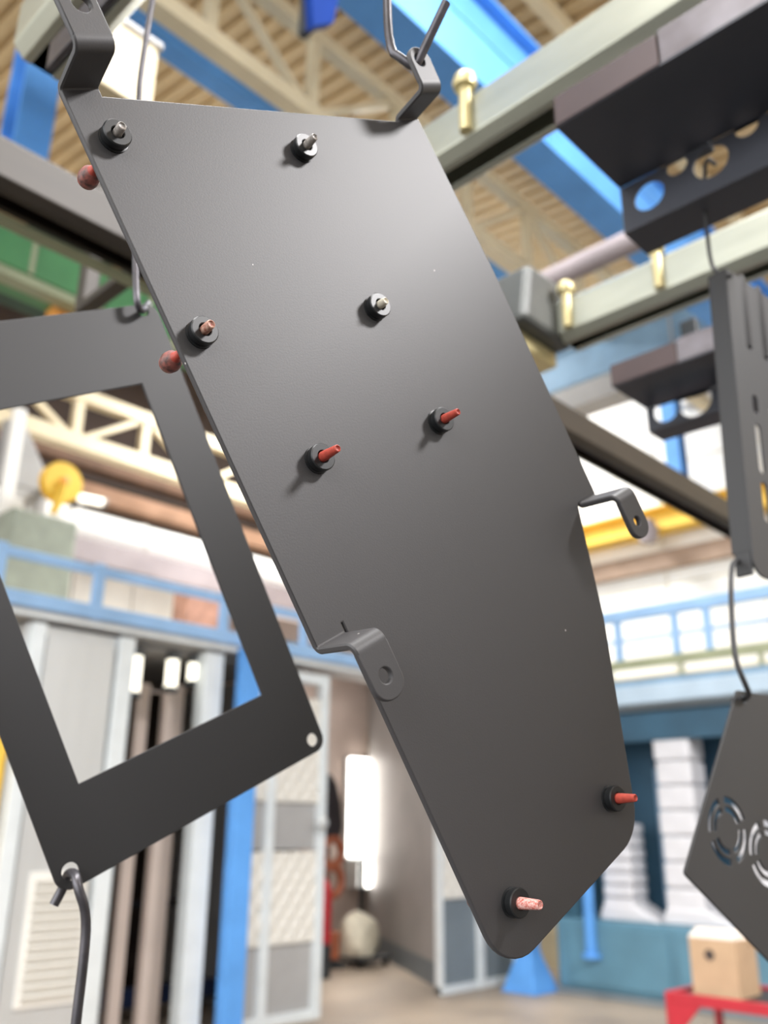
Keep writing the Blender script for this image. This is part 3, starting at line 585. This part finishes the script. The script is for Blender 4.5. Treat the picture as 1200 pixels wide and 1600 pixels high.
rail('dark cross rail behind the right-hand tab of the black plate', 'x', y2, ZR, xa + .1, 3.6, 'galvx')
pc = at_z(40, 60, ZR); ec = at_z(45, 100, ZR)
rail('galvanised rail stub ending above the blue steel column', 'y', pc.x + .045, ZR, -1.5, ec.y, 'galv')
# grey drive unit at the end of the rail
p = at_z(845, 465, ZR)
p = Vector((xb - .06, ye - .02, ZR))
du = thing('drive_unit', 'dark grey drive housing at the end of the conveyor rail', 'drive', (p.x, p.y + .1, ZR))
MB().sweep([Vector((-.13, 0, .0)), Vector((.07, 0, .0)), Vector((.11, 0, .07)), Vector((.09, 0, .17)), Vector((-.10, 0, .16))], (0, -.08, 0), (0, .12, 0)).build('housing', mat('drive_grey', srgb(84, 86, 84), .5, .2, var=.12), du, bevel=.015)
MB().lathe([(.01, 0), (.025, 0), (.025, .02), (.01, .025)], 16, Matrix.Rotation(math.radians(90), 4, 'X')).build('shaft_cover', 'iron', du, True).location = (.02, -.05, .07)
bx('bracket', p.x - .1, p.x + .06, p.y + .06, p.y + .2, ZR - .04, ZR, 'brass', du)
# beige junction box up on the cross rail
p = at_y(205, 95, y1 + .35)
jb = thing('junction_box', 'beige junction box on a mast above the cross rail', 'box', (p.x, p.y, p.z - .12))
s = .12
bx('case', p.x - .075, p.x + .085, p.y, p.y + .14, p.z - .11, p.z + .12, 'cream', jb, .02); bx('lid', p.x - .08, p.x + .09, p.y - .008, p.y + .148, p.z + .1, p.z + .125, 'grey', jb, .008)
bx('ledge', p.x - .12, p.x + .1, p.y - .03, p.y + .1, p.z - .16, p.z - .12, 'cream', jb, .006); bx('mast', p.x - .02, p.x + .02, p.y + .05, p.y + .09, ZR + .14, p.z - .14, 'galvx', jb)
bx('foot_arm', p.x - .02, p.x + .02, y1 - .04, p.y + .09, ZR + .117, ZR + .14, 'galvx', jb)
# ------------------------------------------------------------------ load bars with perforated webs
def load_bar(label, k, lip_px, cor_px, bot_px, holes, y_near):
    z = 1.6 + k; a = at_z(*lip_px, z); c = at_z(*cor_px, z); x0, x1 = a.x, c.x; yend = (a.y + c.y) / 2
    zb_ = 1.6 + at_z(*bot_px, z + 0).z - 1.6
    d = ray(*bot_px); zb_ = CAMH + d.z * (x1 / d.x)
    t = thing('load_bar', label, 'load bar', (x1, (yend + y_near) / 2, zb_)); L = t.location
    bx('top_plate', x0, x1, y_near, yend, z, z + .004, 'channel', t, 0)
    bx('lip', x0, x0 + .004, y_near, yend - .16, z + .004, z + .062 * k, 'channel_lip', t, .001); bx('end_lip', x0 - .002, x0 + .004, yend - .158, yend, z + .002, z + .056 * k, mat('brown_lip', srgb(84, 70, 70), .5, .2, var=.1), t, .001)
    W_ = yend - y_near; hgt = z - zb_
    loops = [[(0, 0), (W_, 0), (W_, hgt), (0, hgt)]]
    for hx, hy, r in holes:
        q = at_x(hx, hy, x1); loops.append(circle(yend - q.y, q.z - zb_, r, 24))
    mtx = Matrix(((0, 0, -1, x1 - L.x), (-1, 0, 0, yend - L.y), (0, 1, 0, 0), (0, 0, 0, 1)))
    flat_plate('web', loops, .004, 'channel', t, .0008, 0, mtx)
    bx('foot_flange', x1 + .004, x1 + .07, y_near, yend, zb_, zb_ + .004, 'channel', t, 0)
    for yy in (y_near + .2, yend - .12):
        bx('hanger_strap', x1 + .01, x1 + .03, yy - .02, yy + .02, z + .004, ZR + .05, 'iron', t)
    return t, x1, zb_
lb, XW, _ = load_bar('long dark load bar with round holes hanging between the two conveyor rails', .935, (862, 204), (975, 292), (975, 366), ((1014, 305, .024), (1057, 258, .016), (1110, 252, .026), (1166, 196, .017), (1186, 170, .012)), -.9)
load_bar('far load bar with round holes, seen beyond the slotted tray', .95, (958, 604), (1008, 640), (1012, 676), ((1040, 640, .03), (1085, 625, .04)), -.2)
# ------------------------------------------------------------------ hanging sheet-metal parts: all face the same way
N3 = -az(-36.5); E3 = az(53.5)
def plane_frame(px_, py_, dist=None, theta=0.0, origin=None):
    o = origin if origin is not None else C + ray(px_, py_).normalized() * dist
    th = math.radians(theta); a = E3 * math.cos(th) + Z * math.sin(th); c = Z * math.cos(th) - E3 * math.sin(th)
    return frame_matrix(o, a, c, N3)
def local(mtx, x, y, h=0.0):
    o = mtx.translation + N3 * h; q = mtx.inverted() @ on_plane(x, y, o, N3); return Vector((q.x, q.y))
def world_at(mtx, x, y, h): return on_plane(x, y, mtx.translation + N3 * h, N3)
def smooth_path(pts, n=3):
    pts = [Vector(p) for p in pts]
    for _ in range(n):
        q = [pts[0]]
        for a, b in zip(pts, pts[1:]): q += [a.lerp(b, .25), a.lerp(b, .75)]
        pts = q + [pts[-1]]
    return pts
def wire(label, pts, r, m='wire', name='hanging_hook', soft=3):
    pts = [Vector(p) for p in pts]; base = pts[0].copy()
    o = MB().tube([p - base for p in smooth_path(pts, soft)], r, 12).build(name, m, smooth=True); o.location = base
    return tag(o, label, 'hook')
# main plate: origin at its upper left corner, local x along the top edge, local y up its long side, local z out of the face
PD = C + ray(312, 519).normalized() * .5
MP = plane_frame(0, 0, theta=31.8, origin=on_plane(95, 140, PD, N3))
T = .0040
plate = thing('bracket_plate', 'large matt black sheet-metal plate with studs and four stepped tabs, hanging from a hook', 'plate', mtx=MP)
top0 = -.0032; top1 = -.0275
outl = [(0, 0), (.0226, 0), (.0226, top0 - .001), (.0240, top0 - .001), (.2440, top1), (.2452, top1 + .0005), (.2452, -.0255), (.2665, -.0265), (.2735, -.150), (.2738, -.3245), (.2525, -.3245), (.2500, -.3255), (.2245, -.4026),
        (.1668, -.5314), (.0222, -.5314), (.0222, -.3165), (.0212, -.3165), (.0212, -.3215), (0, -.3215)]
rs = [0] * len(outl); rs[13] = .030; rs[14] = .026; rs[12] = .05; rs[11] = .004; rs[8] = .2
studs = [(.0171, .0295), (.1440, .0442), (.0153, .1439), (.1447, .1533), (.0523, .2293), (.1544, .2345), (.1549, .4997), (.0477, .5015)]
flat_plate('sheet', [fillet(outl, rs)] + [circle(a, -b, .0034, 16) for a, b in studs], T, 'coat', plate, .0009)
def step_tab(name, label, a0, w, b0, sgn, length, hole_at, hole_r, round_r, h=.031, lean=.0022):
    # joggled tab: leaves the sheet at b0, steps out of the face by h, then runs on parallel to the sheet; sgn -1 = down, +1 = up
    R_ = .0048
    path = [(-.0, -T / 2), (.0, -T / 2)]
    P_ = [Vector((-.001, -T / 2)), Vector((.0022, -T / 2)), Vector((.0022 + lean, h - T / 2)), Vector((length, h - T / 2))]
    pts = [P_[0]]
    for i in (1, 2):
        p = P_[i]; ua = (P_[i - 1] - p).normalized(); ub = (P_[i + 1] - p).normalized(); ang = ua.angle(ub); d = min(R_ / math.tan(ang / 2), (P_[i - 1] - p).length * .9, (P_[i + 1] - p).length * .45); r = d * math.tan(ang / 2)
        c = p + (ua + ub).normalized() * (r / math.sin(ang / 2)); s = p + ua * d - c; e = p + ub * d - c
        A0 = math.atan2(s.y, s.x); dA_ = math.atan2(s.x * e.y - s.y * e.x, s.dot(e))
        pts += [Vector((c.x + r * math.cos(A0 + dA_ * k / 8), c.y + r * math.sin(A0 + dA_ * k / 8))) for k in range(9)]
    split = pts[-1].x + .0015; pts.append(Vector((split, h - T / 2)))
    mb = MB(); q = .0009; hw_ = w / 2
    sec = [(-hw_ + q, -T / 2), (hw_ - q, -T / 2), (hw_, -T / 2 + q), (hw_, T / 2 - q), (hw_ - q, T / 2), (-hw_ + q, T / 2), (-hw_, T / 2 - q), (-hw_, -T / 2 + q)]
    for i, p in enumerate(pts):
        tg = (pts[min(i + 1, len(pts) - 1)] - pts[max(i - 1, 0)]).normalized(); nn = Vector((-tg.y, tg.x))
        for s, u in sec:
            b = p + nn * u; mb.v.append(Vector((a0 + hw_ + s, b0 + sgn * b.x, b.y)))
    m8 = len(sec)
    for i in range(len(pts) - 1):
        for k in range(m8):
            k2 = (k + 1) % m8; f_ = (i * m8 + k, i * m8 + k2, (i + 1) * m8 + k2, (i + 1) * m8 + k); mb.f.append(f_ if sgn < 0 else f_[::-1])
    mb.f.append(tuple(range(m8))[::sgn]); mb.f.append(tuple((len(pts) - 1) * m8 + k for k in range(m8))[::-sgn])
    tab = mb.build(name, 'coat', plate, True); tab['label'] = label
    y0_, y1_ = b0 + sgn * (split - .001), b0 + sgn * length
    lp = fillet([(a0, y0_), (a0 + w, y0_), (a0 + w, y1_), (a0, y1_)], [0, 0, round_r, round_r], 10)
    flat_plate('ear', [lp, circle(a0 + w * hole_at[0], b0 + sgn * hole_at[1], hole_r, 24)], T, 'coat', tab, .0009, h)
    return tab
# tab geometry read in the plane 30 mm in front of the sheet
hl = local(MP, 599, 1053, .030); tl_ = local(MP, 604, 1093, .030)
step_tab('stepped_tab', 'lower left stepped tab with a round hole', 0, .0212, -.3215, -1, .0385, (.50, .0255), .0040, .0098)
step_tab('stepped_tab', 'right-hand stepped tab with a small hole, standing off the edge', .2528, .0208, -.3250, -1, .0385, (.46, .0262), .0034, .0096)
step_tab('stepped_tab', 'upper left stepped tab with an empty hole', 0, .0226, 0, 1, .0400, (.56, .0270), .0052, .010)
step_tab('stepped_tab', 'upper right stepped tab that the hook passes through', .2452, .0205, -.0268, 1, .0345, (.42, .0245), .0044, .0098)
for a, b in studs:
    c = MB().lathe([(.0030, -.0002), (.0082, -.0002), (.0082, .0010), (.0070, .0013), (.0070, .0022), (.0078, .0027), (.0080, .0035), (.0080, .0064), (.0074, .0070), (.0040, .0070), (.0036, .0066), (.0036, .004)], 32).build('collar', 'rubber', plate, True)
    c.location = (a, -b, 0)
MPR = MP.to_3x3().to_4x4()
plugs = [('plug_grey', 'plug_head', .0125, .0026, .0024, 'grey tipped masking plug in the collar under the upper left tab of the black plate'),
         ('plug_grey', 'plug_head', .0155, .0028, .0022, 'pinkish grey masking plug in the collar near the top edge of the black plate'),
         ('plug_worn', 'plug_head', .0135, .0027, .0024, 'worn red masking plug in the collar beside the long edge of the black plate'),
         ('plug_cream', 'plug_head', .0120, .0027, .0022, 'cream masking plug in the collar in the middle of the black plate'),
         ('plug_red', 'plug_head', .0210, .0030, .0021, 'long red masking plug in the collar above the lower left tab of the black plate'),
         ('plug_red', 'plug_head', .0195, .0029, .0021, 'clean red masking plug in the collar nearest the right-hand tab of the black plate'),
         ('plug_red', 'plug_head', .0200, .0032, .0023, 'orange red masking plug beside the rounded right lower corner of the black plate'),
         ('plug_dusty', 'plug_head', .0215, .0033, .0025, 'red masking plug with white powder at its root, low on the black plate')]
for (a, b), (m, mh, ln, r0, r1, lab) in zip(studs, plugs):
    w0 = MP @ Vector((a, -b, 0)); o = thing('masking_plug', lab, 'plug', mtx=Matrix.Translation(w0) @ MPR, group='masking plugs in the black plate')
    MB().lathe([(r0 * .9, -.004), (r0, .006), (r0 * .98, .009), (r1 * 1.05, ln - .001), (r1, ln), (r1 * .8, ln + .0004), (r1 * .62, ln - .0003), (.0002, ln - .0006)], 20).build('tip', m, o, True)
    hs = -.0215 if lab.startswith('red masking') else -.0305
    MB().lathe([(.0024, -.003), (.0024, hs + .002), (.0034, hs)], 16).build('stem', 'plug_red', o, True)
    MB().lathe([(.0034, hs), (.0056, hs - .003), (.0063, hs - .007), (.0054, hs - .011), (.0026, hs - .0135), (.0004, hs - .014)], 20).build('head', mh, o, True)
# hook of the plate
hole = MP @ Vector((.2452 + .0086, -.0268 + .0245, .031 - T / 2))
k1 = world_at(MP, 607, 78, .016); k0 = world_at(MP, 604, -40, .016); kk = world_at(MP, 601, -170, .016)
tipo = hole + (on_plane(697, 4, hole + N3 * .022, N3) - hole)
HB = 2.52
topk = Vector((kk.x, kk.y, HB - .012))
wire('bent dark wire hook through the upper right tab of the black plate', [topk, kk, k0, k1, k1.lerp(hole, .45) - Z * .003, hole - (tipo - hole) * .12, hole + (tipo - hole) * .15, tipo], .0031, soft=2)
# hollow frame
MF = plane_frame(300, 800, .82, theta=27.8)
g = lambda x, y: local(MF, x, y)
iTR, iBR, iBL = g(222, 597), g(410, 1087), g(125, 1222)
ix1 = (iTR.x + iBR.x) / 2; iy0 = (iBL.y + iBR.y) / 2; ix0 = (iBL.x + g(0, 905).x) / 2; iy1 = (iTR.y + g(0, 642).y) / 2
ox1 = (g(478, 1110).x + g(310, 620).x) / 2; oy0 = (g(470, 1185).y + g(140, 1380).y) / 2; ox0 = (g(80, 1345).x + g(0, 1165).x) / 2; oy1 = (g(0, 508).y + g(220, 470).y) / 2
h1_, h2_, h3_ = g(475, 1162), g(113, 1368), g(224, 486)
fr = thing('hollow_frame', 'matt black rectangular sheet-metal frame with an open middle, hanging from a wire', 'frame', mtx=MF)
loops = [fillet([(ox0, oy0), (ox1, oy0), (ox1, oy1), (ox0, oy1)], [.012] * 4), [(ix0, iy0), (ix1, iy0), (ix1, iy1), (ix0, iy1)],
         circle(ox1 - .0115, oy0 + .0115, .0058, 20), circle(ox0 + .0125, oy0 + .0125, .0066, 20), circle(h3_.x, h3_.y, .0050, 20)]
flat_plate('sheet', loops, .003, 'coat2', fr, .0005)
fw_pts = [(222, 489, .004), (214, 476, .012), (212, 440, .010), (212, 400, .006), (216, 150, 0), (222, 100, 0), (238, 0, 0), (255, -110, 0)]
pts = [world_at(MF, x, y, h + .002) for x, y, h in fw_pts]; ftop = pts[-1]
wire('dark wire hook holding the hollow black frame', [Vector((ftop.x, ftop.y, HB - .012))] + pts[::-1] + [world_at(MF, 232, 474, -.012)], .0031)
hw = MF @ Vector((ox0 + .0125, oy0 + .0125, 0))
wire('dark wire hook hanging down from the lower corner of the hollow black frame', [world_at(MF, 84, 1414, -.016), world_at(MF, 100, 1385, -.014), hw - N3 * .006 - Z * .001, hw + N3 * .012 - Z * .001, world_at(MF, 122, 1388, .02), world_at(MF, 136, 1428, .02), world_at(MF, 131, 1500, .02), world_at(MF, 118, 1600, .02), world_at(MF, 104, 1760, .02)], .0036, soft=2)
# hanger bar that carries both hooks, fixed to the rail
A_, B_ = topk, Vector((ftop.x, ftop.y, topk.z)); dd = (A_ - B_).normalized(); nd = Vector((-dd.y, dd.x, 0)); e0 = B_ - dd * .25; e1 = A_ + dd * .5
hb = thing('hanger_bar', 'black flat bar above the parts that carries the wire hooks', 'bar', (A_.x, A_.y, HB))
MB().sweep([nd * s * .004 + Z * q for s, q in ((-1, -.014), (1, -.014), (1, .03), (-1, .03))], e0 - hb.location + Z * 0, e1 - hb.location).build('bar', 'wire', hb, bevel=.001)
for q in (e0.lerp(e1, .2), e0.lerp(e1, .9)): bx('drop_rod', q.x - .005, q.x + .005, q.y - .005, q.y + .005, HB + .03, 7.1, 'wire', hb, 0)
# slotted tray and six-sided plate on the right, hanging one below the other from the load bar
H = at_x(1110, 262, XW)
MS = plane_frame(0, 0, theta=-4.0, origin=on_plane(1162, 650, Vector((H.x, H.y, 1.6)), N3))
g = lambda x, y: local(MS, x, y)
xl = (g(1145, 440).x + g(1167, 880).x) / 2; yt_ = g(1148, 428).y; yb_ = g(1172, 893).y
tr = thing('slotted_tray', 'black slotted sheet-metal tray hanging from the load bar', 'tray', mtx=MS)
WID = .19
loops = [fillet([(xl, yb_), (xl + WID, yb_), (xl + WID, yt_), (xl, yt_)], [.02, .02, .004, .004])]
def slot(cx, y0, y1, w): return fillet([(cx - w / 2, y0), (cx + w / 2, y0), (cx + w / 2, y1), (cx - w / 2, y1)], [w * .49] * 4, 6)
c1, c2 = g(1167, 500).x, g(1191, 500).x
for cx in (c1, c2, c2 * 2 - c1, c2 * 3 - 2 * c1):
    for (pa, pb) in ((545, 437), (640, 612), (728, 655), (802, 742)): loops.append(slot(cx, g(1170, pa).y, g(1170, pb).y, .0125))
q = g(1199, 800); loops.append(circle(c2 * 2 - c1 - (c2 - c1) * .5, q.y, .008, 20))
flat_plate('slotted_face', loops, .003, 'coat2', tr, .0005)
mb = MB().box(xl, xl + .003, yb_ + .03, yt_, -.028, -.003); mb.build('side_flange', 'coat2', tr, bevel=.0008)
MB().box(xl + .003, xl + WID, yt_ - .003, yt_, -.028, -.003).build('top_flange', 'coat2', tr, bevel=.0008); MB().box(xl + WID - .003, xl + WID, yb_ + .03, yt_ - .003, -.028, -.003).build('side_flange', 'coat2', tr, bevel=.0008)
MB().box(xl - .001, xl + .004, yb_ + .0, yb_ + .03, -.024, -.003).build('corner_tab', 'coat2', tr, bevel=.0008)
th_ = MS @ Vector((xl + .004, yt_ - .004, -.016))
wire('thin black wire from the load bar down to the slotted tray', [H + Vector((.02, 0, .018)), H + Vector((-.012, 0, .012)), world_at(MS, 1100, 290, -.03), world_at(MS, 1103, 350, -.035), world_at(MS, 1110, 410, -.04), th_ + Z * .004, th_ - Z * .01 + N3 * .02], .003, 'coat2')
MH = plane_frame(0, 0, theta=0, origin=on_plane(1165, 1200, MS.translation, N3))
g = lambda x, y: local(MH, x, y)
pt, pl, pbm = g(1160, 1066), g(1070, 1365), g(1200, 1500)
cxh = g(1200, 1200).x + .03
mir = lambda p: Vector((2 * cxh - p.x, p.y))
pt0 = g(1152, 1078); pbot = pl + (pbm - pl) * ((cxh - .02 - pl.x) / (pbm.x - pl.x))
poly = [tuple(v) for v in (pt0, pl, pbot, mir(pbot), mir(pl), mir(pt0))]
def ring_seg(cx, cy, r0, r1, a0, a1): return arc_pts(cx, cy, r1, a0, a1, 12) + arc_pts(cx, cy, r0, a1, a0, 12)
loops = [fillet(poly, [.006, .004, .006, .006, .004, .006]), circle(pt0.x + .012, pt0.y - .008, .005, 16)]
rc0 = g(1138, 1298); rad = (g(1138, 1252) - rc0).length
for (cx, cy) in ((rc0.x, rc0.y), (rc0.x + rad * 2.3, rc0.y - rad * .75), (2 * cxh - rc0.x, rc0.y)):
    for (ra, rb) in ((.62, .80), (.92, 1.14)):
        for k in range(4): loops.append(ring_seg(cx, cy, rad * ra, rad * rb, 20 + 90 * k, 92 + 90 * k))
hx_ = thing('six_sided_plate', 'black six-sided plate with ring-shaped cut-outs hanging below the slotted tray', 'plate', mtx=MH)
flat_plate('sheet', loops, .003, 'coat2', hx_, .0005)
h0 = MS @ Vector((xl + .002, yb_ + .02, -.02)); h1w = MH @ Vector((pt0.x + .012, pt0.y - .008, 0))
wire('thin black wire linking the slotted tray to the six-sided plate', [h0 + E3 * .015, h0 - E3 * .012, world_at(MH, 1142, 900, .0), world_at(MH, 1143, 960, .002), world_at(MH, 1148, 1030, .01), world_at(MH, 1163, 1066, .014), h1w + N3 * .008, h1w - N3 * .015], .003, 'coat2')
